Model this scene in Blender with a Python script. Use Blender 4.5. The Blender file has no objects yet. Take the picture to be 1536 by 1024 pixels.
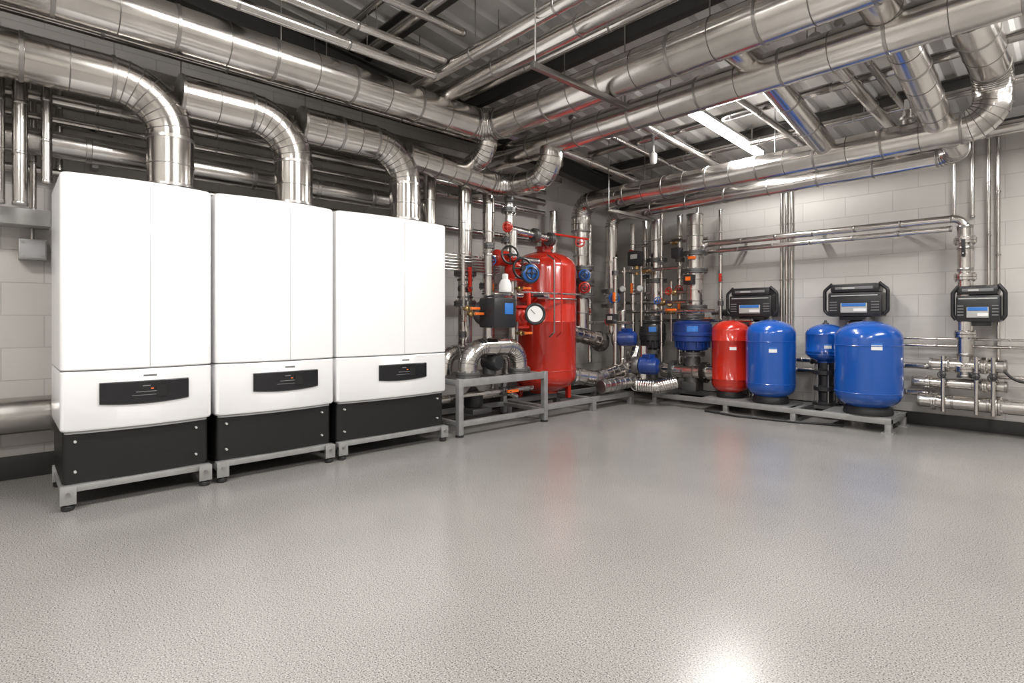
import bpy, bmesh, math, random
from mathutils import Vector, Matrix
random.seed(4)
sc = bpy.context.scene

# ------------------------------------------------------------------ materials
def mat(name, col, metal=0.0, rough=0.5, noise=0.0, nscale=8.0, bump=0.0, emit=None, es=0, coat=0.0, stretch=None):
    m = bpy.data.materials.new(name); m.use_nodes = True
    nt = m.node_tree; b = nt.nodes['Principled BSDF']
    b.inputs['Base Color'].default_value = (*col, 1)
    b.inputs['Metallic'].default_value = metal
    b.inputs['Roughness'].default_value = rough
    b.inputs['Coat Weight'].default_value = coat
    b.inputs['Coat Roughness'].default_value = 0.08
    if emit:
        b.inputs['Emission Color'].default_value = (*emit, 1)
        b.inputs['Emission Strength'].default_value = es
    tc = nt.nodes.new('ShaderNodeTexCoord'); mp = nt.nodes.new('ShaderNodeMapping')
    nt.links.new(tc.outputs['Object'], mp.inputs['Vector'])
    if stretch: mp.inputs['Scale'].default_value = stretch
    n = nt.nodes.new('ShaderNodeTexNoise'); n.inputs['Scale'].default_value = nscale
    n.inputs['Detail'].default_value = 4
    nt.links.new(mp.outputs['Vector'], n.inputs['Vector'])
    if noise > 0:
        mr = nt.nodes.new('ShaderNodeMapRange')
        mr.inputs['To Min'].default_value = max(0.02, rough - noise)
        mr.inputs['To Max'].default_value = min(1, rough + noise)
        nt.links.new(n.outputs['Fac'], mr.inputs['Value'])
        nt.links.new(mr.outputs['Result'], b.inputs['Roughness'])
        cr = nt.nodes.new('ShaderNodeMixRGB')
        cr.inputs['Color1'].default_value = (*[c * 0.75 for c in col], 1)
        cr.inputs['Color2'].default_value = (*[min(1, c * 1.2) for c in col], 1)
        nt.links.new(n.outputs['Fac'], cr.inputs['Fac'])
        nt.links.new(cr.outputs['Color'], b.inputs['Base Color'])
    if bump > 0:
        bp = nt.nodes.new('ShaderNodeBump'); bp.inputs['Strength'].default_value = bump
        bp.inputs['Distance'].default_value = 0.01
        nt.links.new(n.outputs['Fac'], bp.inputs['Height'])
        nt.links.new(bp.outputs['Normal'], b.inputs['Normal'])
    return m

M = {}
M['clad'] = mat('galvanised_cladding', (0.70, 0.67, 0.64), 1.0, 0.20, 0.09, 5.0, 0.16)
M['flue'] = mat('stainless_flue', (0.64, 0.61, 0.58), 1.0, 0.18, 0.07, 3.0, 0.08)
M['dkpipe'] = mat('dark_steel_pipe', (0.50, 0.48, 0.46), 1.0, 0.24, 0.1, 5.0, 0.1)
M['band'] = mat('clamp_band', (0.40, 0.385, 0.37), 1.0, 0.3)
M['seam'] = mat('dark_seam', (0.22, 0.21, 0.20), 1.0, 0.4)  # darker metal for elbow seams and mid-length joint rings
M['strut'] = mat('zinc_strut', (0.37, 0.37, 0.37), 0.6, 0.42, 0.08, 12)
M['beam'] = mat('dark_painted_purlin', (0.06, 0.058, 0.056), 0.3, 0.45, 0.05, 5)
M['roof'] = mat('corrugated_roof_sheet', (0.60, 0.59, 0.57), 0.15, 0.45, 0.08, 2.5)
M['white'] = mat('boiler_white_enamel', (0.78, 0.78, 0.79), 0.0, 0.28, coat=0.3)
M['whitegap'] = mat('boiler_joint_grey', (0.38, 0.38, 0.39), 0.0, 0.5)
M['black'] = mat('black_plinth', (0.007, 0.007, 0.007), 0.0, 0.38)
M['panel'] = mat('display_black_gloss', (0.012, 0.012, 0.014), 0.0, 0.10)
M['scrgrey'] = mat('display_marks', (0.16, 0.16, 0.165), 0.0, 0.4)
M['led'] = mat('status_light_orange', (0.8, 0.15, 0.03), 0.0, 0.4, emit=(1, 0.2, 0.05), es=0.3)
M['red'] = mat('red_vessel_paint', (0.46, 0.018, 0.007), 0.0, 0.2, coat=0.6)
M['blue'] = mat('blue_vessel_paint', (0.006, 0.075, 0.36), 0.0, 0.2, coat=0.6)
M['dblue'] = mat('dark_blue_pump_paint', (0.006, 0.035, 0.19), 0.0, 0.3, coat=0.3)
M['redv'] = mat('valve_red', (0.52, 0.022, 0.01), 0.0, 0.35)
M['bluev'] = mat('valve_blue', (0.01, 0.10, 0.38), 0.0, 0.35)
M['orange'] = mat('valve_orange', (0.80, 0.15, 0.015), 0.0, 0.4)
M['rubber'] = mat('black_rubber', (0.014, 0.014, 0.015), 0.0, 0.55)
M['plastic'] = mat('black_plastic', (0.02, 0.02, 0.022), 0.0, 0.32)
M['cast'] = mat('cast_iron_grey', (0.14, 0.14, 0.14), 0.7, 0.4, 0.1, 20, 0.3)
M['label'] = mat('label_white', (0.75, 0.75, 0.74), 0.0, 0.5)
M['bluelab'] = mat('label_blue', (0.03, 0.16, 0.5), 0.0, 0.4)
M['grey'] = mat('light_grey_plastic', (0.42, 0.42, 0.41), 0.0, 0.45)
M['brass'] = mat('brass', (0.55, 0.38, 0.18), 1.0, 0.3)
M['tube'] = mat('fluorescent_diffuser', (1, 1, 1), 0, 0.4, emit=(1, 0.98, 0.95), es=16)
M['skirt'] = mat('dark_skirting_paint', (0.025, 0.024, 0.023), 0.0, 0.45)

def wall_mat():
    m = bpy.data.materials.new('painted_blockwork'); m.use_nodes = True
    nt = m.node_tree; b = nt.nodes['Principled BSDF']; L = nt.links.new
    tc = nt.nodes.new('ShaderNodeTexCoord'); sp = nt.nodes.new('ShaderNodeSeparateXYZ')
    ad = nt.nodes.new('ShaderNodeMath'); ad.operation = 'ADD'; cb = nt.nodes.new('ShaderNodeCombineXYZ')
    L(tc.outputs['Object'], sp.inputs[0]); L(sp.outputs[0], ad.inputs[0]); L(sp.outputs[1], ad.inputs[1])
    L(ad.outputs[0], cb.inputs[0]); L(sp.outputs[2], cb.inputs[1])
    br = nt.nodes.new('ShaderNodeTexBrick'); L(cb.outputs[0], br.inputs['Vector'])
    br.inputs['Scale'].default_value = 1; br.inputs['Brick Width'].default_value = 0.45
    br.inputs['Row Height'].default_value = 0.225; br.inputs['Mortar Size'].default_value = 0.004
    br.inputs['Mortar Smooth'].default_value = 0.4
    br.inputs['Color1'].default_value = (0.60, 0.58, 0.55, 1); br.inputs['Color2'].default_value = (0.57, 0.55, 0.525, 1)
    br.inputs['Mortar'].default_value = (0.47, 0.455, 0.435, 1)
    n = nt.nodes.new('ShaderNodeTexNoise'); n.inputs['Scale'].default_value = 2.0; n.inputs['Detail'].default_value = 6
    L(tc.outputs['Object'], n.inputs['Vector'])
    mx = nt.nodes.new('ShaderNodeMixRGB'); mx.blend_type = 'MULTIPLY'; mx.inputs['Fac'].default_value = 0.22
    L(br.outputs['Color'], mx.inputs['Color1']); L(n.outputs['Fac'], mx.inputs['Color2'])
    L(mx.outputs['Color'], b.inputs['Base Color']); b.inputs['Roughness'].default_value = 0.6
    n2 = nt.nodes.new('ShaderNodeTexNoise'); n2.inputs['Scale'].default_value = 90
    L(tc.outputs['Object'], n2.inputs['Vector'])
    sb = nt.nodes.new('ShaderNodeMath'); sb.operation = 'MULTIPLY_ADD'
    L(br.outputs['Fac'], sb.inputs[0]); sb.inputs[1].default_value = -1.0
    ml = nt.nodes.new('ShaderNodeMath'); ml.operation = 'MULTIPLY'; ml.inputs[1].default_value = 0.3
    L(n2.outputs['Fac'], ml.inputs[0]); L(ml.outputs[0], sb.inputs[2])
    bp = nt.nodes.new('ShaderNodeBump'); bp.inputs['Strength'].default_value = 0.5; bp.inputs['Distance'].default_value = 0.006
    L(sb.outputs[0], bp.inputs['Height']); L(bp.outputs['Normal'], b.inputs['Normal'])
    return m
def floor_mat():
    m = bpy.data.materials.new('speckled_resin_floor'); m.use_nodes = True
    nt = m.node_tree; b = nt.nodes['Principled BSDF']; L = nt.links.new
    tc = nt.nodes.new('ShaderNodeTexCoord')
    n1 = nt.nodes.new('ShaderNodeTexNoise'); n1.inputs['Scale'].default_value = 190; n1.inputs['Detail'].default_value = 2
    n2 = nt.nodes.new('ShaderNodeTexNoise'); n2.inputs['Scale'].default_value = 1.1; n2.inputs['Detail'].default_value = 5
    n3 = nt.nodes.new('ShaderNodeTexNoise'); n3.inputs['Scale'].default_value = 110
    for n in (n1, n2, n3): L(tc.outputs['Object'], n.inputs['Vector'])
    r1 = nt.nodes.new('ShaderNodeValToRGB')
    r1.color_ramp.elements[0].position = 0.34; r1.color_ramp.elements[0].color = (0.06, 0.058, 0.055, 1)
    r1.color_ramp.elements[1].position = 0.45; r1.color_ramp.elements[1].color = (0.235, 0.227, 0.216, 1)
    e = r1.color_ramp.elements.new(0.58); e.color = (0.27, 0.26, 0.248, 1)
    e = r1.color_ramp.elements.new(0.70); e.color = (0.42, 0.41, 0.39, 1)
    L(n1.outputs['Fac'], r1.inputs['Fac'])
    r2 = nt.nodes.new('ShaderNodeValToRGB')
    r2.color_ramp.elements[0].position = 0.3; r2.color_ramp.elements[0].color = (0.86, 0.86, 0.86, 1)
    r2.color_ramp.elements[1].position = 0.7; r2.color_ramp.elements[1].color = (1, 1, 1, 1)
    L(n2.outputs['Fac'], r2.inputs['Fac'])
    mx = nt.nodes.new('ShaderNodeMixRGB'); mx.blend_type = 'MULTIPLY'; mx.inputs['Fac'].default_value = 1
    L(r1.outputs['Color'], mx.inputs['Color1']); L(r2.outputs['Color'], mx.inputs['Color2'])
    L(mx.outputs['Color'], b.inputs['Base Color'])
    mr = nt.nodes.new('ShaderNodeMapRange'); mr.inputs['To Min'].default_value = 0.19; mr.inputs['To Max'].default_value = 0.29
    L(n2.outputs['Fac'], mr.inputs['Value']); L(mr.outputs['Result'], b.inputs['Roughness'])
    bp = nt.nodes.new('ShaderNodeBump'); bp.inputs['Strength'].default_value = 0.05; bp.inputs['Distance'].default_value = 0.002
    L(n3.outputs['Fac'], bp.inputs['Height']); L(bp.outputs['Normal'], b.inputs['Normal'])
    return m
M['wall'] = wall_mat(); M['floor'] = floor_mat()

# ------------------------------------------------------------------ mesh builder
def frame(d):
    d = Vector(d).normalized()
    up = Vector((0, 0, 1)) if abs(d.z) < 0.9 else Vector((1, 0, 0))
    a = d.cross(up).normalized(); b = a.cross(d).normalized()
    return d, a, b

class Bld:
    def __init__(s, name): s.name = name; s.v = []; s.f = []; s.mi = []; s.mats = []
    def mid(s, m):
        if m not in s.mats: s.mats.append(m)
        return s.mats.index(m)
    def add(s, vs, fs, m):
        o = len(s.v); k = s.mid(m)
        s.v += [tuple(v) for v in vs]; s.f += [[i + o for i in f] for f in fs]; s.mi += [k] * len(fs)
    def box(s, c, size, m, bev=0.0, rot=None):
        bm = bmesh.new(); bmesh.ops.create_cube(bm, size=1)
        for v in bm.verts: v.co = Vector((v.co.x * size[0], v.co.y * size[1], v.co.z * size[2]))
        if bev > 0:
            bmesh.ops.bevel(bm, geom=bm.edges[:], offset=bev, segments=2, profile=0.6, affect='EDGES')
        bm.verts.index_update()
        R = Matrix.Rotation(rot[0], 3, rot[1]) if rot else Matrix.Identity(3)
        s.add([R @ v.co + Vector(c) for v in bm.verts], [[v.index for v in f.verts] for f in bm.faces], m)
        bm.free()
    def lathe(s, c, d, prof, m, n=28):
        d, a, b = frame(d); c = Vector(c); vs = []; fs = []
        for (r, h) in prof:
            r = max(r, 1e-4)
            for i in range(n):
                t = 2 * math.pi * i / n
                vs.append(c + d * h + (a * math.cos(t) + b * math.sin(t)) * r)
        for k in range(len(prof) - 1):
            for i in range(n):
                j = (i + 1) % n
                fs.append([k * n + i, k * n + j, (k + 1) * n + j, (k + 1) * n + i])
        fs.append(list(range(n))[::-1]); fs.append([(len(prof) - 1) * n + i for i in range(n)])
        s.add(vs, fs, m)
    def cyl(s, p0, p1, r, m, n=20, bev=0):
        p0 = Vector(p0); p1 = Vector(p1); L = (p1 - p0).length
        if bev: s.lathe(p0, p1 - p0, [(r - bev, 0), (r, bev), (r, L - bev), (r - bev, L)], m, n)
        else: s.lathe(p0, p1 - p0, [(r, 0), (r, L)], m, n)
    def ball(s, c, r, m, n=16, sz=1.0):
        s.lathe(Vector(c) - Vector((0, 0, r * sz)), (0, 0, 1), [(r * math.sin(math.pi * k / 10), r * sz * (1 - math.cos(math.pi * k / 10))) for k in range(11)], m, n)
    def torus(s, c, d, R, r, m, n=24, k=8):
        d, a, b = frame(d); c = Vector(c); vs = []; fs = []
        for i in range(n):
            t = 2 * math.pi * i / n; e = a * math.cos(t) + b * math.sin(t)
            for j in range(k):
                q = 2 * math.pi * j / k
                vs.append(c + e * (R + r * math.cos(q)) + d * r * math.sin(q))
        for i in range(n):
            for j in range(k):
                i2 = (i + 1) % n; j2 = (j + 1) % k
                fs.append([i * k + j, i2 * k + j, i2 * k + j2, i * k + j2])
        s.add(vs, fs, m)
    def sweep(s, pts, r, m, n=24):
        pts = [Vector(p) for p in pts]; vs = []; fs = []
        T = []
        for i in range(len(pts)):
            a = pts[max(0, i - 1)]; b = pts[min(len(pts) - 1, i + 1)]; T.append((b - a).normalized())
        _, A, B = frame(T[0])
        for i, p in enumerate(pts):
            if i:
                q = T[i - 1].rotation_difference(T[i]); A = q @ A; B = q @ B
            for j in range(n):
                t = 2 * math.pi * j / n; vs.append(p + (A * math.cos(t) + B * math.sin(t)) * r)
        for i in range(len(pts) - 1):
            for j in range(n):
                k = (j + 1) % n; fs.append([i * n + j, i * n + k, (i + 1) * n + k, (i + 1) * n + j])
        fs.append(list(range(n))[::-1]); fs.append([(len(pts) - 1) * n + i for i in range(n)])
        s.add(vs, fs, m)
    def path(s, pts, r, m, R=None, ring=0.0, bandm=None, n=24, seg=7, ringw=0.012, ringr=1.035, lob=True):
        """pipe through waypoints with rounded elbows, joint bands and lobster-back creases"""
        P = [Vector(p) for p in pts]; R = R or r * 1.9; out = [P[0]]; bands = []
        bandm = bandm or m; last = P[0]
        def straight(a, b):
            L = (b - a).length
            if ring <= 0 or L < 0.12: return
            k = max(1, int(round(L / ring))); d = (b - a).normalized()
            for i in range(k + 1):
                q = a + d * (L * i / k); bands.append((q, d, 1))
                if r > .1 and i < k:
                    bands.append((q + d * (L / k * .5), d, 0))
        for i in range(1, len(P) - 1):
            d0 = (P[i] - P[i - 1]).normalized(); d1 = (P[i + 1] - P[i]).normalized()
            ang = d0.angle(d1)
            if ang < 0.05: out.append(P[i]); continue
            t = R * math.tan(ang / 2)
            t = min(t, (P[i] - P[i - 1]).length * 0.98, (P[i + 1] - P[i]).length * 0.49 if i < len(P) - 2 else (P[i + 1] - P[i]).length * 0.98)
            Re = t / math.tan(ang / 2)
            a = P[i] - d0 * t; nrm = (d1 - d0 * d0.dot(d1)).normalized(); c = a + nrm * Re
            straight(last, a)
            for k in range(seg + 1):
                q = ang * k / seg
                pt = c - nrm * Re * math.cos(q) + d0 * Re * math.sin(q); out.append(pt)
                if lob and 0 < k < seg:
                    bands.append((pt, (d0 * math.cos(q) + nrm * math.sin(q)), 0))
            last = P[i] + d1 * t
        straight(last, P[-1]); out.append(P[-1])
        s.sweep(out, r, m, n)
        for q, d, big in bands:
            w = ringw * (1.0 if big else 0.3); rr = r * ringr if big else r * (1 + (ringr - 1) * 0.55)
            s.lathe(q - d * w, d, [(r * 0.98, 0), (rr, w * 0.3), (rr, w * 1.7), (r * 0.98, 2 * w)], bandm if big else ('seam' if r > .06 else m), n)
    def patch(s, c, r, a0, a1, z0, z1, m, k=8):
        vs = []; fs = []
        for i in range(k + 1):
            t = math.radians(a0 + (a1 - a0) * i / k)
            for z in (z0, z1): vs.append((c[0] + r * math.cos(t), c[1] + r * math.sin(t), z))
        for i in range(k): fs.append([2 * i, 2 * i + 2, 2 * i + 3, 2 * i + 1])
        s.add(vs, fs, m)
    def wheel(s, c, d, r, m):
        s.torus(c, d, r, r * 0.13, m)
        _, a, b = frame(d); c = Vector(c)
        for e in (a, b): s.cyl(c - e * r, c + e * r, r * 0.09, m, 8)
        s.cyl(c - Vector(d).normalized() * r * 0.2, c + Vector(d).normalized() * r * 0.25, r * 0.25, m, 12)
    def flange(s, c, d, r, m='cast', w=0.03):
        d = Vector(d).normalized(); c = Vector(c)
        s.lathe(c - d * w, d, [(r * 0.9, 0), (r, 0.004), (r, w - 0.002), (r * 0.93, w), (r, w + 0.002), (r, 2 * w - 0.004), (r * 0.9, 2 * w)], m, 24)
        _, a, b = frame(d)
        for i in range(8):
            t = i * math.pi / 4 + 0.2; e = (a * math.cos(t) + b * math.sin(t)) * r * 0.85
            s.cyl(c + e - d * (w + 0.012), c + e + d * (w + 0.012), r * 0.07, 'band', 6)
    def valve(s, c, pd, r, stem, bodym, wheelm, lever=False):
        pd = Vector(pd).normalized(); st = Vector(stem).normalized(); c = Vector(c)
        s.lathe(c - pd * r * 1.5, pd, [(r * 1.25, 0), (r * 1.25, r * .3), (r * .8, r * .4), (r * 1.1, r * 1.0), (r * 1.2, r * 1.5), (r * 1.1, r * 2), (r * .8, r * 2.6), (r * 1.25, r * 2.7), (r * 1.25, r * 3)], bodym)
        s.lathe(c, st, [(r * .7, 0), (r * .7, r * 1.4), (r * .45, r * 1.5), (r * .3, r * 2.2), (r * .15, r * 2.3), (r * .15, r * 3)], bodym, 14)
        if lever:
            e = c + st * r * 2.2
            s.box(e + pd * r * 1.3, [abs(v) * r * 3.4 + 0.03 for v in pd], wheelm, 0.006)
            s.cyl(c + st * r * 1.4, e, r * .35, wheelm, 12)
        else: s.wheel(c + st * r * 2.7, st, r * 1.3, wheelm)
    def gauge(s, c, d, r):
        d = Vector(d).normalized(); c = Vector(c)
        s.lathe(c, d, [(r, 0), (r * 1.05, .01), (r * 1.05, .035), (r * .9, .04)], 'plastic')
        s.cyl(c + d * .0395, c + d * .0415, r * .88, 'label')
        _, a, b = frame(d); s.cyl(c + d * .043, c + d * .043 + (a + b) * r * .5, 0.003, 'black', 6)
    def done(s, ang=38):
        me = bpy.data.meshes.new(s.name); me.from_pydata(s.v, [], s.f)
        for m in s.mats: me.materials.append(M[m])
        me.polygons.foreach_set('material_index', s.mi)
        me.polygons.foreach_set('use_smooth', [True] * len(s.f))
        me.validate(); me.update()
        bm = bmesh.new(); bm.from_mesh(me); bmesh.ops.recalc_face_normals(bm, faces=bm.faces[:]); bm.to_mesh(me); bm.free()
        me.set_sharp_from_angle(angle=math.radians(ang))
        o = bpy.data.objects.new(s.name, me); sc.collection.objects.link(o); return o

RX, RY0, RY1 = 8.0, -3.5, 7.0
def roofz(y): return 3.1 + 0.12 * (7.0 - y)
def hang(b, x, y, z, r, m='band'):
    b.cyl((x, y, z + r), (x, y, roofz(y) - 0.01), 0.005, m, 6)

# ------------------------------------------------------------------ room shell
b = Bld('floor'); b.box(((RX) / 2, (RY0 + RY1) / 2, -0.05), (RX + 0.4, RY1 - RY0 + 0.4, 0.1), 'floor'); b.done()
def wallx(name, x0, x1):
    b = Bld(name); y0, y1 = RY0 - 0.2, RY1 + 0.2
    vs = [(x, y, z) for x in (x0, x1) for (y, z) in ((y0, 0), (y1, 0), (y1, roofz(y1)), (y0, roofz(y0)))]
    b.add(vs, [[0, 1, 2, 3], [7, 6, 5, 4], [0, 4, 5, 1], [1, 5, 6, 2], [2, 6, 7, 3], [3, 7, 4, 0]], 'wall'); b.done()
wallx('wall_left', -0.2, 0.0); wallx('wall_right', RX, RX + 0.2)
b = Bld('wall_back'); b.box((RX / 2, 7.1, 1.55), (RX, 0.2, 3.1), 'wall'); b.done()
b = Bld('wall_front'); b.box((RX / 2, RY0 - 0.1, roofz(RY0) / 2), (RX, 0.2, roofz(RY0)), 'wall'); b.done()
b = Bld('baseboard_back'); b.box((RX / 2, 6.99, 0.065), (RX - 0.05, 0.016, 0.13), 'skirt', 0.004); b.done()
b = Bld('baseboard_left'); b.box((0.01, (RY0 + RY1) / 2, 0.08), (0.016, RY1 - RY0 - 0.06, 0.16), 'skirt', 0.004); b.done()
b = Bld('trim_1'); b.box((RX / 2, 6.95, 2.95), (RX - .02, 0.1, 0.06), 'beam', 0.005); b.done()
b = Bld('ceiling'); xs = []; p = 0.0
while p < RX:
    xs += [(p, 0), (p + .13, 0), (p + .155, .035), (p + .225, .035)]; p += 0.25
vs = []; fs = []
for (x, h) in xs:
    for y in (RY0 - .1, RY1 + .1): vs.append((x, y, roofz(y) + h))
n = len(xs)
for i in range(n - 1): fs.append([2 * i, 2 * i + 1, 2 * i + 3, 2 * i + 2])
b.add(vs, fs, 'roof')
b.box((RX / 2, (RY0 + RY1) / 2, roofz((RY0 + RY1) / 2) + 0.1), (RX + .4, 10.9, 0.05), 'beam', 0, (math.atan(-0.12), 'X'))
b.done(20)
for y in (-2.3, -1.1, 0.1, 1.3, 2.48, 3.72, 4.95, 6.15):
    b = Bld('roof_purlin'); z = roofz(y)
    b.box((RX / 2, y, z - .06), (RX - .02, 0.012, 0.12), 'beam')
    b.box((RX / 2, y + .03, z - .115), (RX - .02, 0.07, 0.012), 'beam')
    b.box((RX / 2, y - .03, z - .006), (RX - .02, 0.07, 0.012), 'beam'); b.done()
for x in (0.35, 6.2):
    b = Bld('roof_rafter'); ym = 1.75; L = 10.3
    for (w, h, dz) in ((.014, .2, -.25), (.12, .016, -.15), (.12, .016, -.35)):
        b.box((x, ym, roofz(ym) + dz + 0.02), (w, L, h), 'beam', 0, (math.atan(-0.12), 'X'))
    b.done()

# ------------------------------------------------------------------ boilers
def outline(y0, y1, xb, xf, bow, ins):
    pts = []; y0 += ins; y1 -= ins; xb += ins; xf -= ins; r = 0.03
    w = y1 - y0; c = (y0 + y1) / 2; k = 16
    for i in range(k + 1):
        y = y0 + r + (w - 2 * r) * i / k; u = (y - c) / (w / 2)
        pts.append((xf + bow * (1 - u * u), y))
    xe = xf + bow * (1 - ((w / 2 - r) / (w / 2)) ** 2)
    for i in range(1, 5):
        t = i / 5 * math.pi / 2; pts.append((xe - r + r * math.cos(t), y1 - r + r * math.sin(t)))
    pts += [(xe - r, y1), (xb, y1), (xb, y0), (xe - r, y0)]
    for i in range(1, 5):
        t = i / 5 * math.pi / 2; pts.append((xe - r + r * math.sin(t), y0 + r - r * math.cos(t)))
    return pts
def loft(b, levels, args, m):
    vs = []; fs = []; n = None
    for (z, ins) in levels:
        o = outline(*args, ins); n = len(o); vs += [(x, y, z) for x, y in o]
    for k in range(len(levels) - 1):
        for i in range(n):
            j = (i + 1) % n; fs.append([k * n + i, k * n + j, (k + 1) * n + j, (k + 1) * n + i])
    fs.append(list(range(n))[::-1]); fs.append([(len(levels) - 1) * n + i for i in range(n)])
    b.add(vs, fs, m)
XF, XB = 1.04, 0.36
def fx(y, y0, y1, bow=0.045):
    u = (y - (y0 + y1) / 2) / ((y1 - y0) / 2); return XF + bow * (1 - u * u)
BO = [(0.245, 1.03, .655, .675), (1.055, 1.887, 1.514, 1.535), (1.912, 2.958, 2.485, 2.495)]
FY = [0.86, 1.71, 2.74]
for k, (y0, y1, yd, ys) in enumerate(BO):
    b = Bld('condensing_boiler')
    A = (y0, y1, XB, XF, 0.045)
    loft(b, [(.140, 0.012), (.437, 0.012)], (y0, y1, XB, XF - .02, 0.03), 'black')
    loft(b, [(.445, 0.03), (.448, 0.006), (.46, 0), (.785, 0), (.792, 0.004)], A, 'white')
    loft(b, [(.43, .02), (1.9, .02)], A, 'whitegap')
    loft(b, [(.800, 0.004), (.806, 0), (1.925, 0), (1.94, .004), (1.949, .014), (1.952, .03)], A, 'white')
    b.box((fx(ys, y0, y1) + .0005, ys, 1.36), (0.002, 0.003, 1.11), 'whitegap')
    vs = []; fs = []; N = 14; hw = .232
    for i in range(N + 1):
        y = yd - hw + 2 * hw * i / N; u = (y - yd) / hw
        x = fx(y, y0, y1)
        for (dx, z) in ((.0, .722), (.012, .716), (.012, .585 + .014 * u * u), (.0, .578 + .014 * u * u)):
            vs.append((x + dx - .001, y, z))
    for i in range(N):
        for j in range(3): fs.append([4 * i + j, 4 * i + 4 + j, 4 * i + 5 + j, 4 * i + 1 + j])
    fs += [[0, 1, 2, 3], [4 * N + j for j in (3, 2, 1, 0)]]
    b.add(vs, fs, 'panel')
    xd = fx(yd, y0, y1) + .0125
    b.box((xd - .001, yd + .01, .655), (.003, .13, .004), 'scrgrey')
    b.box((xd - .001, yd + .03, .672), (.003, .014, .006), 'led')
    b.box((xd - .001, yd, .690), (.003, .04, .006), 'scrgrey')
    b.box((xd - .001, yd + .0, .634), (.003, .15, .003), 'scrgrey')
    b.box((xd - .013, yd + .02, .752), (.002, .07, .012), 'scrgrey')
    b.box((xd + .001, yd + .08, .655), (.003, .055, .07), 'black')
    for yy in (y0 + .07, y1 - .09):
        for zz in (.21, .385): b.cyl((XF - .025, yy, zz), (XF + .0, yy, zz), .007, 'grey', 10)
    b.lathe((.7, FY[k], 1.94), (0, 0, 1), [(.19, 0), (.19, .02), (.165, .035), (.16, .06)], 'plastic')
    b.done(30)
    s = Bld('boiler_support_frame')
    ya, yb = y0 + .0, y1 - .01
    for x in (XF + .0, XB + .05): s.box((x, (ya + yb) / 2, .12), (.045, yb - ya, .038), 'strut', .004)
    for y in (ya + .03, yb - .03): s.box(((XF + XB) / 2 - .0, y, .090), (XF - XB + .06, .045, .03), 'strut', .004)
    for y in (ya + .035, yb - .035):
        for x in (XF + .01, XB + .06):
            s.box((x, y, .08), (.05, .055, .08), 'strut', .004)
            s.box((x + .03, y, .088), (.008, .075, .10), 'strut', .002)
            s.cyl((x, y, .02), (x, y, .06), .012, 'band', 10)
            s.cyl((x, y, 0), (x, y, .03), .032, 'rubber', 16, .006)
            s.cyl((x + .03, y, .10), (x + .045, y, .10), .011, 'band', 6)
    s.done()

# flues
ZH = 2.665
for k, y in enumerate(FY):
    b = Bld('boiler_flue_duct')
    yb = -3.45 if k == 0 else FY[k - 1] + .06
    b.path([(.7, y, 1.97), (.7, y, ZH), (.7, yb, ZH)], .142, 'flue', R=.33, ring=.42, bandm='band', n=36, seg=8, ringw=.014)
    b.lathe((.7, y, 1.97), (0, 0, 1), [(.15, 0), (.152, .03), (.15, .05)], 'band', 36)
    if k == 0:
        for yy in (-2.2, -.6): hang(b, .7, yy, ZH, .14)
    b.done()

# ------------------------------------------------------------------ overhead insulated pipework
b = Bld('overhead_insulated_pipe')   # B + C
b.path([(1.0, -3.45, 3.0), (1.0, 3.49, 2.97), (7.9, 3.49, 2.97)], .147, 'clad', R=.22, ring=.62, bandm='band', n=36, ringw=.014)
b.path([(1.0, 3.49, 2.95), (1.0, 3.49, 2.72), (.55, 3.49, 2.6)], .10, 'clad', ring=.2, n=24)
for yy in (-1.5, .2, 1.5, 2.7): hang(b, 1.0, yy, 2.98, .13)
for xx in (2.0, 3.3, 4.6, 6): hang(b, xx, 3.49, 2.97, .13)
b.done()
b = Bld('overhead_insulated_pipe')   # D
b.path([(.3, 4.0, 2.5), (.3, 4.0, 2.86), (7.9, 4.0, 2.86)], .128, 'clad', R=.2, ring=.62, bandm='band', n=36, ringw=.012)
for xx in (1.5, 2.7, 4.1, 5.4): hang(b, xx, 4.0, 2.86, .11)
b.done()
b = Bld('overhead_insulated_pipe')   # E
b.path([(.7, 2.75, 2.62), (.7, 4.0, 2.52), (1.38, 4.0, 2.52), (1.38, 4.0, 2.8)], .12, 'clad', R=.24, ring=.4, bandm='band', n=32)
b.done()
b = Bld('overhead_insulated_pipe')   # F
b.path([(.42, 5.6, 2.25), (.42, 5.6, 2.62), (4.53, 5.6, 2.62), (4.53, 5.6, 3.0), (4.53, 4.1, 3.02)], .125, 'clad', R=.19, ring=.55, bandm='band', n=32, ringw=.012)
b.path([(.42, 5.6, .8), (.42, 5.6, 2.3)], .1, 'clad', ring=.35, bandm='band', n=28)
b.cyl((3.98, 5.6, 2.7), (3.98, 5.6, 2.86), .035, 'clad'); b.cyl((3.98, 5.6, 2.78), (3.98, 5.6, 2.80), .055, 'band'); b.cyl((3.98, 5.6, 2.86), (3.98, 5.6, 2.95), .02, 'label')
for xx in (1.4, 2.9, 4.0): hang(b, xx, 5.6, 2.62, .1)
b.done()
b = Bld('overhead_insulated_pipe')   # G
b.path([(.47, 6.2, .9), (.47, 6.2, 2.53), (4.25, 6.2, 2.56), (4.25, 5.75, 2.6)], .088, 'clad', R=.16, ring=.5, bandm='band', n=28, ringw=.012)
for xx in (1.4, 2.9, 3.7): hang(b, xx, 6.2, 2.54, .08)
b.done()
for X, r in ((3.365, .095), (4.2, .105)):
    b = Bld('overhead_branch_pipe')
    b.path([(X, 3.56, 2.98), (X, 4.2, 2.96), (X, 5.55, 2.68)], r, 'clad', ring=.45, bandm='band', n=28); b.done()
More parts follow.
